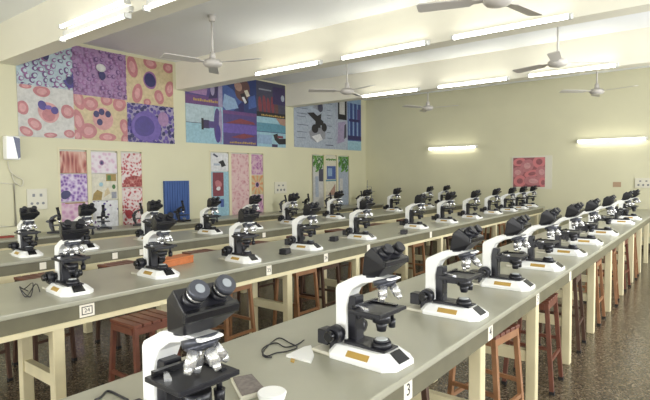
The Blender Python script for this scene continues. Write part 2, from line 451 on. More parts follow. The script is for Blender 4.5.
for i, x in enumerate(T3X):
    lab = '%s small white microscope from the left on the third bench' % ('first' if i == 0 else nth(i))
    if i == 0: lab = 'leftmost white microscope on the third bench, below the wall socket panel'
    if i == len(T3X)-1: lab = 'last small white microscope at the far end of the third bench'
    put_scope(x, 4.91, ZT, random.uniform(-.15, .1), lab, g3)

# ------------------------------------------------------------ old dark monocular microscopes on the wall counter
def make_old():
    t = thing('monocular_microscope', '', 'microscope')
    bm = new(); bar(bm, (-.05, .06, .015), (-.06, -.09, .015), .03, .03, up=(1, 0, 0)); bar(bm, (.05, .06, .015), (.06, -.09, .015), .03, .03, up=(1, 0, 0)); box(bm, -.065, .065, .045, .085, 0, .03)
    obj('base', bm, M_BLACK, t)
    prof = [(-.065, .03), (-.09, .10), (-.10, .2), (-.07, .27), (-.01, .31), (.03, .31), (.03, .28), (-.02, .27), (-.05, .23), (-.06, .17), (-.045, .03)]
    obj('arm', bevel(prism(new(), prof, -.018, .018), .003, 1), M_BLACK, t)
    obj('stage', box(new(), -.06, .06, -.07, .045, .125, .14), M_BLACK, t)
    bm = new(); cyl(bm, (0, -.02, .22), (0, -.02, .30), .02, .02, 14); cyl(bm, (0, -.02, .30), (0, -.005, .40), .016, .014, 14)
    obj('body_tube', bm, M_BLACK, t)
    obj('eyepiece', cyl(new(), (0, -.005, .40), (0, -.001, .43), .018, .015, 14), M_BLACKG, t)
    obj('objective', cyl(new(), (0, -.02, .22), (0, -.02, .165), .013, .008, 12), M_CHROME, t)
    for s in (-1, 1): obj('focus_knob', cyl(new(), (s*.018, .075, .20), (s*.06, .075, .20), .022, .022, 16), M_BLACK, t)
    obj('mirror', cyl(new(), (0, -.03, .06), (0, -.037, .067), .026, .026, 16), M_LENS, t)
    return t
old0 = make_old(); snapshot(old0)
for c in children(old0): c.data.transform(Matrix.Diagonal((1.35, 1.2, .82, 1)))
olds = [(57, 'old black monocular microscope on the wall counter left of the first papered window', .6), (103, 'old black monocular microscope on the wall counter below the white purple-dotted poster', -.4),
        (140, 'old black monocular microscope on the wall counter below the red speckled poster', .9), (182, 'old black monocular microscope on the wall counter before the blue panel', .3),
        (285, 'old black monocular microscope on the wall counter under the middle socket plate', .5), (308, 'old black monocular microscope on the wall counter left of the leafy poster window', -.2),
        (330, 'old black monocular microscope on the wall counter before the leafy poster window', .4), (361, 'old black monocular microscope on the wall counter next to the retort stand', .2)]
for i, (u, lab, rz) in enumerate(olds):
    d = ray(u, 205); k = 7.12/d.y; loc = (d.x*k, 7.12, Z4)
    if i == 0:
        old0.location = loc; old0.rotation_euler = (0, 0, rz); old0['label'] = lab; old0['group'] = 'old microscopes on the wall counter'
    else: dup(old0, loc, rz, lab, 'old microscopes on the wall counter')

# ------------------------------------------------------------ stools
def make_stool(name, seat_m, leg_m, hz=.62):
    t = thing(name, '', 'stool')
    bm = new()
    for k in range(5): box(bm, -.15+k*.0615, -.15+k*.0615+.053, -.13, .13, hz-.02, hz)
    obj('seat', bevel(bm, .003, 1), seat_m, t)
    bm = new()
    for y in (-.115, .115): box(bm, -.14, .14, y-.011, y+.011, hz-.06, hz-.02)
    for x in (-.14, .14): box(bm, x-.011, x+.011, -.104, .104, hz-.06, hz-.02)
    obj('seat_frame', bm, leg_m, t)
    for sx in (-1, 1):
        for sy in (-1, 1):
            lg = obj('leg', bar(new(), (sx*.132, sy*.112, hz-.02), (sx*.150, sy*.155, .02), .026, .025), leg_m, t)
            obj('rubber_foot', box(new(), sx*.150-.016, sx*.150+.016, sy*.155-.016, sy*.155+.016, 0, .022), M_RUBBER, lg)
    for sy in (-1, 1): obj('stretcher', bar(new(), (-.146, sy*.142, .22), (.146, sy*.142, .22), .016, .022), leg_m, t)
    for sx in (-1, 1): obj('stretcher', bar(new(), (sx*.144, -.134, .30), (sx*.144, .134, .30), .016, .022, up=(1, 0, 0)), leg_m, t)
    return t
stA = make_stool('wooden_stool', M_WOODR, M_WOODT); snapshot(stA)
stB = make_stool('wooden_stool', M_WOODR, M_WOODR); snapshot(stB)
stC = make_stool('wooden_stool', M_DARKW, M_DARKW); snapshot(stC)
stD = make_stool('wooden_stool', M_WOODR, M_DARKW, .70); snapshot(stD)
usedst = set()
def put_stool(kind, x, y, rz, lab, grp):
    k = kind.name
    if k not in usedst:
        usedst.add(k); kind.location = (x, y, 0); kind.rotation_euler = (0, 0, rz); kind['label'] = lab; kind['group'] = grp
    else: dup(kind, (x, y, 0), rz, lab, grp)
gA = 'stools under the front bench'
for i, (x, y, k) in enumerate([(1.86, 1.12, stC), (2.76, 1.01, stA), (3.66, 1.0, stB), (4.62, 1.03, stC), (5.55, 1.03, stA), (6.45, 1.02, stA), (7.35, 1.03, stB), (8.2, 1.02, stA)]):
    nm = {stA: 'red-seated wooden stool with tan legs', stB: 'red-brown wooden stool', stC: 'dark brown wooden stool'}[k]
    put_stool(k, x, y, random.uniform(-.12, .12), '%s under the front bench, %s from the near end' % (nm, nth(i) if i else 'first'), gA)
gB = 'stools along the front of the middle bench'
for i, (x, y, k) in enumerate([(1.72, 2.74, stB), (2.70, 3.1, stA), (3.54, 3.1, stA), (3.90, 3.1, stC), (4.72, 3.1, stA), (5.75, 3.1, stA), (6.75, 3.1, stC), (7.8, 3.1, stA), (8.9, 3.1, stA)]):
    lab = 'slatted wooden stool tucked under the middle bench, %s from the left' % (nth(i) if i else 'first')
    if i == 0: lab = 'red-brown slatted stool standing out from the middle bench behind the nearest microscope'
    put_stool(k, x, y, random.uniform(-.08, .08), lab, gB)
gC = 'stools between the middle and third benches'
for i, (x, y, k) in enumerate([(1.28, 4.18, stD), (1.75, 4.2, stD), (2.42, 4.2, stD), (3.3, 4.18, stD), (4.1, 4.2, stD), (4.9, 4.2, stD), (5.7, 4.2, stD), (6.7, 4.2, stD), (7.7, 4.2, stD)]):
    put_stool(k, x, y, random.uniform(-.1, .1), 'red-seated wooden stool between the middle and third benches, %s from the left' % (nth(i) if i else 'first'), gC)

# ------------------------------------------------------------ number stickers on the bench aprons
def text_mesh(s, size):
    c = bpy.data.curves.new('t', 'FONT'); c.body = s; c.size = size; c.align_x = 'CENTER'; c.align_y = 'CENTER'; c.extrude = .0004
    o = bpy.data.objects.new('t', c); COL.objects.link(o)
    me = bpy.data.meshes.new_from_object(o.evaluated_get(bpy.context.evaluated_depsgraph_get()))
    bpy.data.objects.remove(o); bpy.data.curves.remove(c)
    return me
def sticker(x, y, z, wd, ht, s, label, size=.05, frame=False):
    t = thing('number_label', label, 'label', (x, y, z), 0, 'number labels on the bench edges')
    obj('paper', box(new(), -wd/2, wd/2, -.0015, 0, -ht/2, ht/2), M_PAPER, t)
    if s:
        me = text_mesh(s, size); me.transform(Matrix.Rotation(math.radians(90), 4, 'X')); me.transform(Matrix.Translation((0, -.0022, 0)))
        me.materials.clear(); me.materials.append(M_INK)
        n = bpy.data.objects.new('numeral', me); COL.objects.link(n); n.parent = t
    if frame:
        bm = new(); a, b = wd/2-.012, ht/2-.012
        box(bm, -a, a, -.002, -.0012, b-.005, b); box(bm, -a, a, -.002, -.0012, -b, -b+.005); box(bm, -a, -a+.005, -.002, -.0012, -b, b); box(bm, a-.005, a, -.002, -.0012, -b, b)
        obj('printed_frame', bm, M_INK, t)
ya1, ya2, ya3 = T1Y0+.02, T2Y0+.02, T3Y0+.02
za = ZT-.028-.043
for x, s in ((1.58, '3'), (2.41, '4'), (3.23, '5'), (4.1, '')):
    sticker(x, ya1, za, .06, .078, s, 'white paper label%s on the front bench edge' % (' numbered '+s if s else ' without readable number, fourth'), .062)
sticker(1.44, ya2, za, .088, .072, '24', 'square white framed label on the middle bench edge, leftmost', .034, True)
for x, s in ((2.95, '25'), (3.71, '26'), (4.44, ''), (5.9, '')):
    sticker(x, ya2, za, .058, .078, s, 'white paper label%s' % (' numbered %s on the middle bench edge' % s if s else ' without readable number on the middle bench edge, %s' % ('third of the narrow ones' if x < 5 else 'farthest')), .045)
for i, (u, v) in enumerate(((43, 267), (115, 256), (142, 252), (264, 234))):
    d = ray(u, v); k = ya3/d.y
    sticker(d.x*k, ya3, za, .055, .06, '', 'small pale label on the third bench edge, %s from the left' % (nth(i) if i else 'first'))

# ------------------------------------------------------------ things lying on the benches
def cable(label, pts, r=.0026, m=M_BLACK):
    return tag(obj('cable', tube(new(), spline(pts), r), m), label, 'cable')
zc = ZT+.004
def flat(uvs, z=zc): return [Vector((on_z(u, v, z).x, on_z(u, v, z).y, z)) for u, v in uvs]
cable('tangled black power cable coiled on the front bench left of the second microscope', flat([(304, 340), (296, 345), (285, 347), (277, 343), (268, 345), (262, 350), (266, 356), (276, 353), (288, 351), (297, 347), (290, 343), (280, 338), (272, 342), (263, 352), (265, 357), (272, 357)]))
cable('black cable curling beside the base of the nearest microscope', flat([(128, 400), (120, 396), (108, 391), (101, 397), (95, 400)]), .004)
cable('thin wire loops left of the leftmost middle bench microscope', [p+Vector((0, 0, .0+.05*(i % 2))) for i, p in enumerate(flat([(40, 292), (36, 292), (26, 297), (20, 295), (24, 289), (33, 291), (30, 297), (20, 296), (28, 291)]))], .003)
p = on_z(303, 353, ZT)
bm = new(); q = flat([(286, 357), (311, 363.5), (314, 357), (311, 347), (304, 348.5)], ZT)
loft(bm, [[(v.x, v.y, ZT) for v in q], [(v.x, v.y, ZT+.008) for v in q]])
tag(obj('card', bm, M_WHITE), 'flat white card with a yellow corner lying beside the second microscope on the front bench', 'card')
bm = new(); q = flat([(291, 359.5), (295, 360.5), (294, 363), (290.5, 362)], ZT+.0)
loft(bm, [[(v.x, v.y, ZT) for v in q], [(v.x, v.y, ZT+.006) for v in q]])
tag(obj('yellow_tab', bm, M_GOLD), 'small yellow paper tab at the corner of the white card', 'tab')
# grey pad with white rim, and a round white dish at the bottom edge
t = thing('grey_pad', 'grey rough pad with a white rim lying in the foreground of the front bench', 'pad', (*on_z(250, 388, ZT).xy, ZT), 0)
q = [v-Vector((*on_z(250, 388, ZT).xy, ZT)) for v in flat([(231, 382), (252, 378), (267, 395), (241, 402)], ZT)]
q = [Vector((v.x, v.y, 0)) for v in q]
bm = new(); loft(bm, [q, [v+Vector((0, 0, .014)) for v in q]]); obj('rim', bevel(bm, .002, 1), M_OFF, t)
bm = new(); loft(bm, [[v*.9+Vector((0, 0, .013)) for v in q], [v*.88+Vector((0, 0, .019)) for v in q]]); obj('pad', bm, mat('grey_abrasive', (118, 110, 104), .9, noise=.25, scale=60, bump=.3), t)
dp = on_z(272, 402, ZT)
bm = new(); cyl(bm, (0, 0, 0), (0, 0, .03), .036, .046, 28); cyl(bm, (0, 0, .03), (0, 0, .034), .046, .042, 28)
o = obj('dish', bm, M_WHITE); o.location = (dp.x, dp.y, ZT); tag(o, 'round white lid at the bottom edge of the front bench', 'dish')
# orange-brown wooden slide box on the middle bench
bp = on_z(181, 264, ZT)
t = thing('slide_box', 'orange-brown wooden box on the middle bench behind the second microscope', 'box', (2.42, 3.42, ZT), .12)
obj('body', bevel(box(new(), -.15, .15, -.07, .07, 0, .045), .003, 1), mat('orange_wood', (186, 108, 58), .5, noise=.12, scale=20), t)
obj('lid', bevel(box(new(), -.152, .152, -.072, .072, .045, .06), .003, 1), MATS['orange_wood'], t)
for i, (u, v, lab) in enumerate(((285, 254, 'black power adapter on the middle bench left of the fourth microscope'), (334, 241, 'black power adapter on the middle bench left of the fifth microscope'), (404, 234, 'black power adapter on the middle bench left of the sixth microscope'))):
    p = on_z(u, v, ZT)
    t = thing('power_adapter', lab, 'adapter', (p.x, p.y, ZT), .3, 'black adapters on the middle bench')
    obj('body', bevel(box(new(), -.05, .05, -.035, .035, 0, .05), .004, 1), M_BLACK, t)
    obj('lead', tube(new(), spline([(.05, 0, .02), (.09, -.02, .004), (.12, .03, .004), (.07, .07, .004), (.0, .06, .004)]), .004), M_BLACK, t)
# red rag on the wall counter
o = obj('red_packet', bevel(box(new(), -.09, .09, -.05, .05, 0, .02), .002, 1), mat('dull_red_cloth', (150, 62, 52), .6)); d = ray(5, 235); k = 7.15/d.y
o.location = (d.x*k, 7.15, Z4); tag(o, 'thin flat dull red packet lying on the wall counter at the left edge', 'packet')
# retort stands at the far end of the wall counter
for u, lab, h in ((369, 'tall grey retort stand with clamps at the far end of the wall counter', .62), (377, 'shorter grey retort stand right of the tall one on the wall counter', .45)):
    d = ray(u, 205); k = 7.05/d.y; d = d*(min(d.x*k, 11.1)/(d.x*k)) if d.x*k > 11.1 else d; k = 7.05/ray(u, 205).y
    t = thing('retort_stand', lab, 'retort stand', (d.x*k, 7.05, Z4), .5, 'retort stands on the wall counter')
    obj('base', bevel(box(new(), -.08, .08, -.06, .06, 0, .018), .003, 1), M_BLACK, t)
    obj('rod', cyl(new(), (0, .04, .018), (0, .04, h), .007, .007, 10), M_GREYOLD, t)
    for z in (h*.45, h*.72):
        c = obj('clamp', cyl(new(), (0, .04, z), (.14, -.04, z), .006, .006, 8), M_GREYOLD, t)
        obj('boss', box(new(), -.016, .016, .024, .056, z-.018, z+.018), M_GREYOLD, c)

# ------------------------------------------------------------ ceiling fans
def make_fan():
    t = thing('ceiling_fan', '', 'fan')       # origin at the ceiling
    obj('canopy', cyl(new(), (0, 0, 0), (0, 0, -.07), .05, .035, 16), M_FAN, t)
    obj('rod', cyl(new(), (0, 0, -.06), (0, 0, -.50), .013, .013, 10), M_FAN, t)
    bm = new(); cyl(bm, (0, 0, -.44), (0, 0, -.53), .03, .045, 16); obj('lower_cup', bm, M_FAN, t)
    bm = new()
    prof = [(.04, -.525), (.09, -.535), (.115, -.56), (.115, -.59), (.09, -.615), (.03, -.63)]
    loft(bm, [[(r*math.cos(2*math.pi*k/24), r*math.sin(2*math.pi*k/24), z) for k in range(24)] for r, z in prof])
    for f in bm.faces: f.smooth = len(f.verts) == 4
    obj('motor', bm, M_FAN, t)
    for k in range(3):
        a = 2*math.pi*k/3; R_ = Matrix.Rotation(a, 4, 'Z')
        bm = new(); top = [(.10, -.02), (.19, -.03), (.22, -.06), (.62, -.068), (.64, -.05), (.64, .05), (.62, .068), (.22, .06), (.19, .03), (.10, .02)]
        tilt = .18
        up = [R_ @ Vector((x, y, -.566+y*tilt)) for x, y in top]; lo = [R_ @ Vector((x, y, -.574+y*tilt)) for x, y in top]
        loft(bm, [lo, up]); obj('blade', bm, M_FAN, t)
    return t
fan0 = make_fan(); snapshot(fan0)
fans = [((4.12, 4.93), .85, 'ceiling fan on a long rod in front of the purple cell mural'), ((4.1, 1.42), 1.9, 'ceiling fan cut off by the top edge of the picture'),
        ((6.9, 4.88), .25, 'small ceiling fan before the microscope diagram mural'), ((6.9, 1.63), 3.3, 'ceiling fan hanging below the largest light, one blade turned up'),
        ((9.75, 1.67), 2.3, 'far right ceiling fan beneath the last beam light'), ((9.75, 4.83), 2.75, 'small far ceiling fan just above the left tube of the far wall')]
for i, ((x, y), rz, lab) in enumerate(fans):
    if i == 0: fan0.location = (x, y, CEIL); fan0.rotation_euler = (0, 0, rz); fan0['label'] = lab; fan0['group'] = 'ceiling fans'
    else: dup(fan0, (x, y, CEIL), rz, lab, 'ceiling fans')

# ------------------------------------------------------------ fluorescent lights (along y; mounted on the -x side)
def make_light(L, double=False, tm=None):
    t = thing('fluorescent_light', '', 'light')
    obj('batten', bevel(box(new(), -.04, 0, -L/2-.03, L/2+.03, -.02 if double else -.03, .03 if double else .022), .003, 1), M_BATTEN, t)
    for z in ((-.06, .07) if double else (-.02,)):
        tb = obj('tube', cyl(new(), (-.062, -L/2, z), (-.062, L/2, z), .019, .019, 12), tm or M_TUBE, t)
        for s in (-1, 1): obj('tube_holder', box(new(), -.082, -.02, s*(L/2+.012)-.012, s*(L/2+.012)+.012, z-.022, z+.022), M_BATTEN, tb)
    return t
la = make_light(1.16); snapshot(la); lb = make_light(1.22, True, M_TUBEB); snapshot(lb); lc = make_light(1.16, False, M_TUBEF); snapshot(lc)
LY = [4.80, 3.24, 1.74]
usedl = set()
def put_light(k, x, y, z, rz, lab, grp):
    if k.name not in usedl:
        usedl.add(k.name); k.location = (x, y, z); k.rotation_euler = (0, 0, rz); k['label'] = lab; k['group'] = grp
    else: dup(k, (x, y, z), rz, lab, grp)
pos = ['left', 'middle', 'right']
for bi, bx in enumerate(BX):
    for yi, y in enumerate([4.85, 3.31, 1.8] if bi == 0 else LY):
        bn = ['nearest', 'second', 'farthest'][bi]
        lab = '%s of the three lit tubes on the %s ceiling beam' % (pos[yi], bn)
        put_light(lb if bi == 0 else la, bx, y, BEAM+.02, 0, lab, 'fluorescent lights on the beams')
for y in LY: put_light(la, -.55, y, BEAM+.035, 0, 'added lit tube on the unseen beam behind the camera', 'lights behind the camera')  # unseen tubes, added for the light they give
put_light(lc, WF-.002, 4.96, 2.10, 0, 'lit tube on the far wall left of the red cell poster', 'lights on the far wall')
put_light(lc, WF-.002, 1.67, 2.12, 0, 'lit tube on the far wall above the right end socket plate', 'lights on the far wall')

# ------------------------------------------------------------ murals on the left wall (flat prints)
def clip(poly, x0, x1, z0, z1):
    def cut(ps, ins, inter):
        out = []
        for a, b in zip(ps, ps[1:]+ps[:1]):
            if ins(a):
                out.append(a)
                if not ins(b): out.append(inter(a, b))
            elif ins(b): out.append(inter(a, b))
        return out
    def ix(c): return lambda a, b: (c, a[1]+(b[1]-a[1])*(c-a[0])/(b[0]-a[0]))
    def iz(c): return lambda a, b: (a[0]+(b[0]-a[0])*(c-a[1])/(b[1]-a[1]), c)
    for ins, it in ((lambda p: p[0] >= x0, ix(x0)), (lambda p: p[0] <= x1, ix(x1)), (lambda p: p[1] >= z0, iz(z0)), (lambda p: p[1] <= z1, iz(z1))):
        if len(poly) < 3: return []
        poly = cut(poly, ins, it)
    return poly
class Picture:
    """a printed panel on the left wall (y plane) between x0..x1, z0..z1; ink shapes are layered in u,v in 0..1"""
    def __init__(s, x0, x1, z0, z1, y, bg, thick=.006):
        s.x0, s.x1, s.z0, s.z1, s.y = x0, x1, z0, z1, y; s.bm = new(); s.ms = [bg]; s.k = 0; s.asp = (x1-x0)/(z1-z0)
        box(s.bm, x0, x1, y, y+thick, z0, z1)
    def mi(s, m):
        if m not in s.ms: s.ms.append(m)
        return s.ms.index(m)
    def poly(s, pts, m):
        q = clip([(s.x0+a*(s.x1-s.x0), s.z0+b*(s.z1-s.z0)) for a, b in pts], s.x0+.001, s.x1-.001, s.z0+.001, s.z1-.001)
        if len(q) < 3: return
        s.k += 1
        try:
            f = s.bm.faces.new([s.bm.verts.new((x, s.y-.0003-.00012*s.k, z)) for x, z in q]); f.material_index = s.mi(m)
            f.normal_update()
            if f.normal.y > 0: f.normal_flip()
        except ValueError: pass
    def ell(s, cx, cz, rx, rz, m, rot=0, n=22, wob=0.0):
        ph = random.uniform(0, 6)
        P = []
        for k in range(n):
            a = 2*math.pi*k/n; r = 1+wob*math.sin(2*a+ph)+wob*.5*math.sin(3*a+2*ph)
            x, z = rx*r*math.cos(a), rz*r*math.sin(a)
            P.append((cx+x*math.cos(rot)-z*math.sin(rot), cz+(x*math.sin(rot)+z*math.cos(rot))*s.asp))
        s.poly(P, m)
    def rect(s, a, b, c, d, m): s.poly([(a, c), (b, c), (b, d), (a, d)], m)
    def done(s, name, parent): return obj(name, s.bm, s.ms, parent, recalc=False)
def ink(name, rgb): return mat('ink_'+name, tuple(v*.86 for v in rgb), .45, noise=.14, scale=22)
I = {n: ink(n, c) for n, c in dict(cyan=(186, 206, 212), lilac=(168, 130, 172), cream=(226, 206, 172), pale=(214, 212, 206), straw=(214, 194, 152), violet=(110, 88, 170), rose=(196, 124, 128), roselt=(216, 158, 156), rosedk=(160, 92, 98),
    purple=(74, 58, 140), navy=(44, 38, 98), mauve=(150, 98, 150), mauvedk=(112, 72, 128), plum=(86, 70, 132), plumdk=(60, 48, 92), black=(34, 32, 40), yellow=(190, 158, 84), blue=(70, 96, 160), bluedk=(42, 58, 112), bluelt=(150, 178, 208),
    aqua=(160, 200, 214), brown=(104, 72, 68), tan=(176, 140, 124), slate=(72, 72, 92), greyblue=(176, 186, 200), white=(232, 232, 232), grey=(150, 152, 160), lav=(168, 156, 186), redbr=(134, 62, 74), green=(104, 160, 62), greendk=(66, 120, 48), teal=(96, 150, 170), pink=(224, 170, 184), orange=(224, 160, 110), gold=(164, 136, 62), red=(172, 40, 48), ivory=(228, 222, 200)).items()}
def scatter(p, n, r, mats, wob=.08, hole=None, seed=1, dist=2.1, region=(0, 1, 0, 1), ecc=.2):
    rnd = random.Random(seed); pts = []; tries = 0
    while len(pts) < n and tries < n*60:
        tries += 1; a, b = rnd.uniform(region[0]-.03, region[1]+.03), rnd.uniform(region[2]-.03, region[3]+.03)
        if all(math.hypot(a-c, (b-d)/p.asp) > r*dist for c, d in pts):
            pts.append((a, b)); rr = r*rnd.uniform(.85, 1.15); rt_ = rnd.uniform(0, 3); e = 1-rnd.uniform(0, ecc)
            p.ell(a, b, rr, rr*e, rnd.choice(mats), rt_, 18, wob)
            if hole: p.ell(a+rr*.22, b+rr*.1, rr*.62, rr*.6*e, hole, rt_, 12)
YM = WL-.008
def panel_rect(ul, ur, zl, zh):
    return on_left(ul, 140).x, on_left(ur, 140).x, zl, zh
m1 = thing('mural', 'large printed mural of six blood cell pictures high on the left wall', 'mural', (on_left(18.5, 137).x, WL, 2.03))
m1l = Vector(m1.location)
def put(p, name, parent):
    o = p.done(name, parent); o.matrix_parent_inverse = Matrix.Translation(-Vector(parent.location)); return o
za_, zm_, zt_ = 2.03, 2.70, 3.38
xa, xb, xc, xd = on_left(18.5, 137).x, on_left(74.5, 139).x, on_left(127.5, 140).x, on_left(174, 141).x
P = Picture(xa, xb, zm_+.03, zt_, YM, I['cyan'])
scatter(P, 75, .052, [I['mauve'], I['mauvedk'], I['mauve']], .1, I['cyan'], 3, 1.9)
P.ell(.50, .66, .062, .085, I['navy']); P.poly([(.80, .18), (.95, .26), (1, .42), (1, .06), (.9, .03)], I['purple']); P.ell(.93, .2, .07, .08, I['navy'])
put(P, 'picture', m1)
P = Picture(xb, xc, zm_-.02, zt_, YM, I['lilac'])
scatter(P, 90, .043, [I['mauve'], I['mauvedk'], I['mauve']], .06, I['lilac'], 5, 1.9); P.ell(.52, .46, .065, .075, I['navy']); P.ell(.5, .62, .09, .07, I['pale'])
put(P, 'picture', m1)
P = Picture(xc, xd, zm_-.05, zt_, YM, I['straw'])
for a, b, rx, rz, r in ((.13, .78, .11, .19, .2), (.5, .93, .15, .1, -.2), (.22, .22, .1, .19, -.2), (.68, .2, .1, .14, .2), (.92, .42, .1, .16, -.3), (.42, .05, .08, .07, 0), (.9, .9, .12, .1, .3)):
    P.ell(a, b, rx, rz, I['rose'], r, 26, .04); P.ell(a, b, rx*.55, rz*.55, I['roselt'], r, 20)
P.ell(.49, .55, .145, .16, I['mauve'], .3, 26, .05); P.ell(.49, .55, .115, .135, I['navy'], .3, 26, .03)
put(P, 'picture', m1)
P = Picture(xa, xb, za_, zm_+.03, YM, I['pale'])
for a, b, rx, rz, r in ((.08, .55, .10, .13, 0), (.28, .25, .13, .1, -.6), (.13, .1, .12, .08, -.4), (.42, .9, .15, .1, .1), (.88, .55, .12, .14, .5), (.9, .1, .1, .08, 0), (.55, .05, .12, .05, 0), (.14, .97, .1, .05, 0)):
    P.ell(a, b, rx, rz, I['rose'], r, 26, .05); P.ell(a, b, rx*.6, rz*.6, I['roselt'], r, 20)
P.ell(.53, .5, .19, .19, I['roselt'], 0, 30, .04); P.ell(.53, .45, .12, .12, I['rose'], 0, 20)
P.ell(.42, .63, .075, .09, I['purple'], .5); P.ell(.64, .55, .07, .07, I['purple']); P.ell(.53, .6, .06, .04, I['violet'])
put(P, 'picture', m1)
P = Picture(xb, xc, za_, zm_-.02, YM, I['straw'])
for a, b, rx, rz, r in ((.08, .9, .1, .2, .3), (.3, .82, .14, .12, -.3), (.6, .95, .12, .1, .2), (.85, .88, .13, .13, 0), (.08, .4, .1, .2, .3), (.25, .2, .16, .13, .3), (.6, .08, .16, .08, 0), (.94, .35, .09, .15, .1), (.95, .05, .09, .1, 0), (.05, .08, .08, .1, 0)):
    P.ell(a, b, rx, rz, I['rose'], r, 26, .05); P.ell(a, b, rx*.55, rz*.55, I['roselt'], r, 20)
P.ell(.52, .5, .2, .2, I['roselt'], 0, 30, .03)
for a, b in ((.4, .6), (.5, .66), (.62, .62), (.46, .42)): P.ell(a, b, .055, .06, I['navy'])
put(P, 'picture', m1)
P = Picture(xc, xd, za_, zm_-.05, YM, I['lav'])
scatter(P, 140, .04, [I['purple'], I['violet'], I['navy']], .1, None, 9, 1.7); P.ell(.38, .42, .30, .30, I['violet'], .3, 30, .06); P.ell(.34, .42, .2, .2, I['purple'], .3, 30, .06); P.ell(.75, .65, .12, .14, I['lilac'])
put(P, 'picture', m1)

# second mural: six photographs of microscopes
x2 = [on_left(u, 140).x for u in (186, 223, 256.8, 285.5)]
z2a, z2m, z2t = 2.07, 2.72, 3.40
m2 = thing('mural', 'large dark blue and purple mural of six microscope photographs, middle of the left wall', 'mural', (x2[0], WL, z2a))
def caption(p, a0, a1, b, h, seed):          # an unreadable yellow caption line
    r = random.Random(seed); a = a0
    while a < a1:
        wd = r.uniform(.03, .06); p.rect(a, min(a+wd, a1), b, b+h*r.uniform(.4, .7), I['yellow']); a += wd+.012
P = Picture(x2[0], x2[1], z2m+.04, z2t, YM, I['plum'])
P.rect(0, 1, 0, .25, I['mauvedk']); P.poly([(.05, .5), (.3, .7), (.5, .5), (.6, .62), (.55, .28), (.1, .3)], I['lilac']); P.poly([(.6, .2), (.75, .7), (.9, .9), (.85, .25)], I['plumdk']); P.rect(.88, 1, 0, 1, I['lav'])
P.ell(.72, .5, .06, .15, I['lav']); caption(P, .2, .86, .1, .12, 1)
put(P, 'picture', m2)
P = Picture(x2[1], x2[2], z2m, z2t, YM, I['bluedk'])
P.poly([(0, .75), (.3, .6), (.55, .3), (.3, 0), (0, 0)], I['blue']); P.poly([(.05, .45), (.35, .35), (.45, .1), (.1, 0), (0, .1)], I['bluelt']); P.ell(.58, .62, .2, .26, I['brown'], -.5, 24, .05); P.ell(.45, .72, .12, .1, I['tan'], -.6)
P.poly([(.5, .5), (.62, .56), (.75, .3), (.66, .22)], I['black']); P.poly([(.62, .62), (.72, .66), (.8, .5), (.7, .45)], I['ivory']); P.poly([(.55, .42), (.62, .45), (.7, .3), (.64, .25)], I['white']); P.poly([(.45, .2), (.6, .3), (.62, 0), (.45, 0)], I['navy']); P.poly([(.75, .45), (.95, .55), (1, .2), (.75, .1)], I['blue'])
put(P, 'picture', m2)
P = Picture(x2[2], x2[3], z2m-.04, z2t, YM, I['slate'])
for k in range(5): P.ell(.12+.14*k, .3+.05*(k % 2), .06, .22, I['redbr'] if k < 4 else I['brown'], .1)
P.rect(.55, 1, .4, .9, I['plumdk']); P.ell(.9, .6, .06, .08, I['greyblue']); P.rect(.08, .5, .75, .79, I['grey']); P.rect(0, 1, 0, .14, I['black']); caption(P, .15, .95, .03, .08, 3)
put(P, 'picture', m2)
P = Picture(x2[0], x2[1], z2a, z2m+.04, YM, I['aqua'])
P.rect(0, .75, .52, 1, I['cyan']); P.rect(0, .42, .515, .53, I['slate']); P.rect(.42, .62, .40, .62, I['plumdk']); P.rect(.40, .46, .36, .66, I['black']); P.rect(.6, .76, .42, .6, I['plum']); P.ell(.84, .5, .10, .38, I['plum'], 0, 26); P.ell(.93, .5, .05, .40, I['lav'], 0, 26); P.ell(.86, .28, .07, .2, I['purple'])
put(P, 'picture', m2)
P = Picture(x2[1], x2[2], z2a, z2m, YM, I['plum'])
P.rect(0, 1, .35, .62, I['violet']); P.poly([(.05, .62), (.5, .8), (.9, .72), (.95, .66), (.4, .64)], I['redbr']); P.poly([(.2, .22), (.6, .36), (.95, .3), (.6, .2)], I['redbr']); P.rect(0, 1, .9, 1, I['mauvedk']); caption(P, .18, .95, .05, .09, 4)
put(P, 'picture', m2)
P = Picture(x2[2], x2[3], z2a, z2m-.04, YM, I['aqua'])
P.rect(0, 1, .5, .8, I['teal']); P.poly([(.65, 1), (1, 1), (1, .75), (.8, .8)], I['tan']); P.rect(0, 1, .49, .51, I['bluedk']); P.poly([(.55, .42), (.7, .48), (.75, .3), (1, .32), (1, .12), (.75, .1), (.6, .25)], I['black']); P.poly([(.7, .4), (.9, .4), (.9, .32), (.7, .32)], I['redbr']); P.rect(.5, .7, 0, .1, I['plumdk']); P.rect(0, .5, .1, .4, I['bluelt'])
put(P, 'picture', m2)

# third mural: labelled microscope diagram
x3 = [on_left(u, 149).x for u in (294, 347.5, 361)]
z3a, z3t = 2.10, 3.42
m3 = thing('mural', 'pale mural with a labelled microscope diagram and blue strip, far end of the left wall', 'mural', (x3[0], WL, z3a))
P = Picture(x3[0], x3[1], z3a, z3t, YM, I['greyblue'])
P.poly([(.25, .28), (.38, .40), (.55, .36), (.55, .18), (.38, .10), (.28, .16)], I['grey']); P.poly([(.3, .2), (.45, .26), (.5, .16), (.4, .1)], I['white']); P.ell(.36, .34, .06, .05, I['black']); P.ell(.53, .38, .05, .05, I['black'])
P.poly([(.38, .55), (.48, .62), (.46, .36), (.36, .36)], I['black']); P.poly([(.22, .60), (.34, .62), (.52, .48), (.5, .40), (.40, .44)], I['black']); P.poly([(.33, .7), (.46, .66), (.52, .8), (.36, .88)], I['grey']); P.ell(.46, .72, .05, .05, I['slate']); P.poly([(.22, .86), (.3, .92), (.40, .84), (.32, .8)], I['black'])
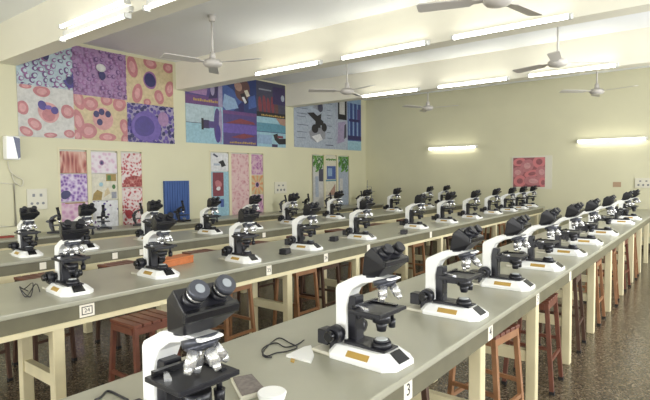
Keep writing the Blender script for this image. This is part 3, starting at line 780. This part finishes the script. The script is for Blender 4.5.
for k, z in enumerate((.16, .26, .38, .52, .57, .66, .78, .86)):
    P.rect(.05, .2+.02*(k % 3), z, z+.008, I['slate']); P.rect(.58, .68-.03*(k % 2), z+.03, z+.038, I['slate'])
P.rect(.55, .7, .06, .075, I['slate']); P.rect(.76, .765, .1, 1, I['lav'])
P.rect(.80, .98, .56, .95, I['black']); P.rect(.83, .94, .66, .92, I['pale']); P.poly([(.78, .1), (.93, .16), (.96, .54), (.80, .5)], I['lav']); P.poly([(.92, .2), (.97, .24), (.97, .5), (.93, .46)], I['slate'])
put(P, 'picture', m3)
P = Picture(x3[1], x3[2], z3a, z3t, YM, I['blue'])
for k in range(6): P.rect(.08+.15*k, .15+.15*k, .25, .9, I['bluedk'] if k % 2 else I['bluelt'])
P.rect(0, 1, .2, .28, I['navy']); P.rect(0, 1, 0, .18, I['aqua']); P.rect(0, 1, .9, 1, I['bluelt']); P.rect(.1, .9, .55, .6, I['navy']); P.rect(.7, .95, .6, .8, I['plum'])
put(P, 'picture', m3)

# ------------------------------------------------------------ posters pasted in the papered windows
YP = WL+.006
def poster(k, c0, c1, f0, f1, bg, label, draw=None, grp='posters pasted in the window panes'):
    x0, x1, z0, z1 = WINS[k]; wd, ht = x1-x0, z1-z0
    a, b, lo, hi = x0+wd*c0, x0+wd*c1, z0+ht*f0, z0+ht*f1
    P = Picture(a, b, lo, hi, YP, bg, .006)
    if draw: draw(P)
    o = P.done('poster', None)
    for v in o.data.vertices: v.co -= Vector((a, WL+.012, lo))
    o.location = (a, WL+.012, lo); tag(o, label, 'poster', grp)
streak = cells('red_brown_tissue_print', [(0, (96, 36, 34)), (.3, (158, 70, 60)), (.55, (196, 128, 110)), (.8, (222, 180, 160))], 16, warp=.3, noise_scale=4, stretch=(1, 1, .3), rot=.5)
purp = cells('purple_cell_print', [(0, (84, 44, 132)), (.22, (120, 72, 160)), (.45, (180, 150, 200)), (.8, (226, 214, 232))], 20, warp=.05)
pinkp = cells('pink_cell_print', [(0, (186, 120, 168)), (.3, (206, 150, 188)), (.6, (226, 190, 208)), (1, (232, 208, 218))], 15)
pinkw = cells('pale_pink_cell_print', [(0, (214, 172, 200)), (.3, (222, 190, 208)), (.5, (234, 222, 228)), (1, (238, 232, 234))], 16)
redp = cells('red_blood_print', [(0, (160, 24, 40)), (.25, (178, 46, 56)), (.4, (214, 150, 150)), (.55, (232, 216, 212)), (1, (236, 226, 222))], 19, warp=.15)
redd = cells('dark_red_blood_print', [(0, (120, 26, 32)), (.4, (158, 50, 48)), (.7, (190, 110, 100)), (1, (220, 180, 170))], 22, warp=.2)
pinkt = cells('pink_tissue_print', [(0, (184, 120, 130)), (.22, (212, 160, 164)), (.5, (226, 190, 188)), (1, (232, 206, 200))], 13, warp=.25, noise_scale=5)
lilt = cells('lilac_tissue_print', [(0, (130, 70, 130)), (.3, (186, 130, 170)), (.6, (212, 176, 190)), (1, (226, 200, 200))], 14, warp=.2)
poster(0, .022, .31, .70, .955, streak, 'red-brown streaked tissue poster, upper left in the first papered window')
poster(0, .022, .31, .37, .69, purp, 'purple cell poster, left column middle in the first papered window', lambda P: (P.ell(.18, .25, .18, .16, I['navy'], .3, 24, .06),))
poster(0, .022, .31, .03, .36, pinkp, 'pink cell poster with a yellow top line, lower left in the first papered window', lambda P: (P.rect(.15, .9, .95, .99, I['gold']),))
poster(0, .362, .663, .70, .955, pinkw, 'pale pink poster with one purple cell, top centre in the first papered window', lambda P: (P.ell(.4, .5, .09, .1, I['mauve']), P.ell(.4, .5, .05, .06, I['navy'])))
poster(0, .362, .663, .37, .69, I['ivory'], 'white, olive and gold patchwork poster, centre of the first papered window', lambda P: (P.rect(.55, .95, .72, 1, I['gold']), P.poly([(0, .0), (.35, .0), (.4, .3), (.2, .4), (.05, .25)], I['gold']), P.poly([(.45, .1), (.7, .25), (.62, .5), (.5, .35)], I['straw']), P.rect(.6, .74, .75, .95, I['greendk']), P.ell(.35, .6, .08, .08, I['aqua']), P.ell(.85, .5, .07, .09, I['greendk']), P.rect(.75, .95, .05, .3, I['grey'])))
poster(0, .362, .663, .03, .36, I['white'], 'white poster with purple dots, bottom centre in the first papered window', lambda P: scatter(P, 14, .05, [I['mauvedk'], I['purple']], .1, None, 12, 2.6))
poster(0, .718, .978, .52, .955, redp, 'red and white speckled poster, upper right in the first papered window', lambda P: (P.poly([(0, 0), (.2, .28), (.6, .35), (1, .3), (1, 0)], redd),))
poster(0, .718, .978, .03, .51, redp, 'red and white speckled poster, lower right in the first papered window', lambda P: (P.ell(.32, .3, .2, .2, I['red'], 0, 20, .1),))
poster(1, .03, .325, .70, .96, I['white'], 'white poster of a microscope, upper left in the second papered window', lambda P: (P.poly([(.1, .9), (.35, .75), (.42, .82), (.18, .98)], I['slate']), P.poly([(.4, .5), (.7, .62), (.85, .3), (.6, .2), (.55, .38)], I['black']), P.rect(.15, .5, .3, .42, I['greyblue'])))
poster(1, .03, .325, .03, .69, I['aqua'], 'pale blue poster with a red inset picture, lower left in the second papered window', lambda P: (P.rect(.08, .7, .45, .98, I['redbr']), P.ell(.4, .72, .2, .16, I['rose'], 0, 20, .1), P.ell(.4, .62, .13, .08, I['white'], 0, 20, .1), P.rect(.12, .5, .22, .4, I['bluelt']), P.rect(.5, .7, .2, .38, I['blue'])))
poster(1, .375, .70, .03, .96, pinkt, 'tall pale pink tissue poster, centre of the second papered window')
poster(1, .742, .975, .64, .96, lilt, 'lilac tissue poster, upper right in the second papered window')
poster(1, .742, .975, .33, .63, I['straw'], 'orange poster with a dark oval cell, right side of the second papered window', lambda P: ([P.poly([(.5, .5), (.5+.7*math.cos(a), .5+.7*math.sin(a)), (.5+.7*math.cos(a+.3), .5+.7*math.sin(a+.3))], I['orange']) for a in [k*.7 for k in range(9)]], P.ell(.5, .5, .2, .19, I['pink']), P.ell(.5, .5, .13, .14, I['plumdk'])))
poster(1, .742, .975, .03, .32, lilt, 'lilac tissue poster, lower right in the second papered window')
def leafy(P):
    r = random.Random(4)
    for k in range(60):
        a = r.uniform(0, 1); b = 1-.3*r.random()**1.6
        P.ell(a, b, .14, .06, r.choice([I['green'], I['greendk'], I['green']]), r.uniform(0, 3), 8)
poster(2, .045, .30, .03, .96, I['pale'], 'pale poster with green leaves, left strip of the third papered window', lambda P: (leafy(P), P.rect(.55, .95, .5, .74, I['slate']), P.rect(.2, .5, .2, .6, I['greyblue'])))
def mid(P):
    P.rect(.1, .95, .54, .8, I['blue']); P.rect(.2, .6, .6, .76, I['bluelt']); P.rect(0, 1, .5, .53, I['teal']); P.poly([(.1, .2), (.9, .45), (.9, .2)], I['tan']); P.rect(0, .9, .2, .22, I['grey'])
    for k in range(8): P.ell(.1+.12*k, .93, .08, .05, I['green'] if k % 2 else I['greendk'], k, 8)
poster(2, .36, .63, .03, .96, I['ivory'], 'poster of a blue-windowed building, centre strip of the third papered window', mid)
poster(2, .69, .965, .03, .96, I['greyblue'], 'pale poster with hanging leaves, right strip of the third papered window', lambda P: (leafy(P), P.rect(.1, .4, .2, .55, I['pale'])))

# ------------------------------------------------------------ things fixed to the left wall
a, b = on_left(2, 136), on_left(17, 160)
t = thing('water_purifier', 'white wall purifier with a navy swoosh at the left edge of the left wall', 'water purifier', (a.x, WL, b.z))
W_, H_ = b.x-a.x, a.z-b.z
obj('body', bevel(box(new(), 0, W_, -.13, 0, 0, H_), .02, 3), M_WHITE, t)
bm = new(); hull(bm, [(x*W_, y, z*H_) for x, z in ((.5, .97), (.97, .9), (.97, .1), (.8, .04)) for y in (-.133, -.1)]); obj('navy_panel', bm, mat('navy_plastic', (40, 48, 86), .3), t)
def wallcurve(uvs, off=.02): return [Vector((on_left(u, v).x, WL-off, on_left(u, v).z)) for u, v in uvs]
tag(obj('hose', tube(new(), spline(wallcurve([(7, 161), (9, 170), (15, 176), (22, 180), (21, 186), (14, 182), (11, 174)])), .008), M_OFF), 'thin pale hose looping below the wall purifier', 'hose')
tag(obj('conduit', tube(new(), wallcurve([(0, 183), (13.5, 184), (15.5, 226), (0, 226.5)], .015), .012), M_OFF), 'pale conduit bent into a rectangle low on the left wall', 'pipe')
def socket(p0, p1, axis, lab, nrow=2):
    t = thing('socket_plate', lab, 'socket plate', ((p0.x+p1.x)/2, (p0.y+p1.y)/2, (p0.z+p1.z)/2), 0 if axis == 'left' else -math.pi/2, 'socket plates on the walls')
    wd = abs(p1.x-p0.x) if axis == 'left' else abs(p1.y-p0.y); ht = abs(p0.z-p1.z)
    obj('plate', bevel(box(new(), -wd/2, wd/2, -.025, 0, -ht/2, ht/2), .004, 1), M_OFF, t)
    for q in range(3):
        obj('socket', cyl(new(), ((q-1)*wd*.28, -.025, -ht*.2), ((q-1)*wd*.28, -.03, -ht*.2), wd*.07, wd*.07, 12), M_GREYOLD, t)
    for q in range(2):
        obj('switch', box(new(), (q-.5)*wd*.36-wd*.06, (q-.5)*wd*.36+wd*.06, -.03, -.025, ht*.12, ht*.26), M_GREYOLD, t)
socket(on_left(26, 189), on_left(47, 209), 'left', 'large white socket panel on the left wall above the leftmost third bench microscope')
socket(on_left(274, 182), on_left(286, 193), 'left', 'white socket plate on the left wall between the second and third papered windows')
a, b = on_left(163, 181), on_left(188.5, 219)
t = thing('panel', 'blue corrugated panel hung on the left wall between the first two papered windows', 'panel', (a.x, WL, b.z))
bm = new()
for k in range(10): box(bm, k*(b.x-a.x)/10, (k+.86)*(b.x-a.x)/10, -.05, -.03, 0, a.z-b.z)
obj('slats', bm, mat('blue_plastic', (48, 80, 138), .45), t)
obj('backing', box(new(), 0, (b.x-a.x), -.03, 0, 0, a.z-b.z), MATS['blue_plastic'], t)

# ------------------------------------------------------------ things on the far wall
def far_box(p0, p1, th, m, name): return box(new(), WF-th, WF, p1.y, p0.y, p1.z, p0.z)
a, b = on_far(512, 156.5), on_far(552, 189)
t = thing('poster', 'red blood cell poster on a white board on the far wall', 'poster', (WF, b.y, b.z))
inv = Matrix.Translation(-Vector((WF, b.y, b.z)))
o = obj('board', box(new(), WF-.012, WF-.003, b.y, a.y, b.z, a.z), M_OFF, t); o.matrix_parent_inverse = inv
a2, b2 = on_far(513.5, 158), on_far(545, 187)
P = Picture(-a2.y, -b2.y, b2.z, a2.z, WF-.015, I['rosedk'], .002)
for q, (c, d, rx, rz, r) in enumerate(((.2, .85, .2, .14, .2), (.45, .72, .22, .2, .4), (.82, .85, .2, .2, -.4), (.15, .5, .2, .18, 0), (.6, .45, .24, .12, .2), (.9, .5, .18, .2, .5), (.22, .2, .2, .18, .1), (.65, .2, .3, .16, -.1), (.95, .15, .14, .16, 0))):
    P.ell(c, d, rx, rz, I['rose'] if q % 2 else mat('ink_red_cell', (192, 112, 114), .45), r, 26, .04); P.ell(c, d, rx*.5, rz*.5, I['roselt'] if q % 2 else I['rosedk'], r, 20)
P.bm.transform(Matrix(((0, 1, 0, 0), (-1, 0, 0, 0), (0, 0, 1, 0), (0, 0, 0, 1))))
o = P.done('print', t); o.matrix_parent_inverse = inv
socket(on_far(635, 178), on_far(652, 188), 'far', 'white socket plate with switches at the right end of the far wall')
a, b = on_far(613, 182), on_far(621, 187)
o = obj('notice', box(new(), -.006, 0, -(a.y-b.y)/2, (a.y-b.y)/2, 0, a.z-b.z), mat('brown_card', (168, 140, 112), .6)); o.location = (WF, (a.y+b.y)/2, b.z)
tag(o, 'small brown card stuck on the far wall left of the right end socket plate', 'notice')
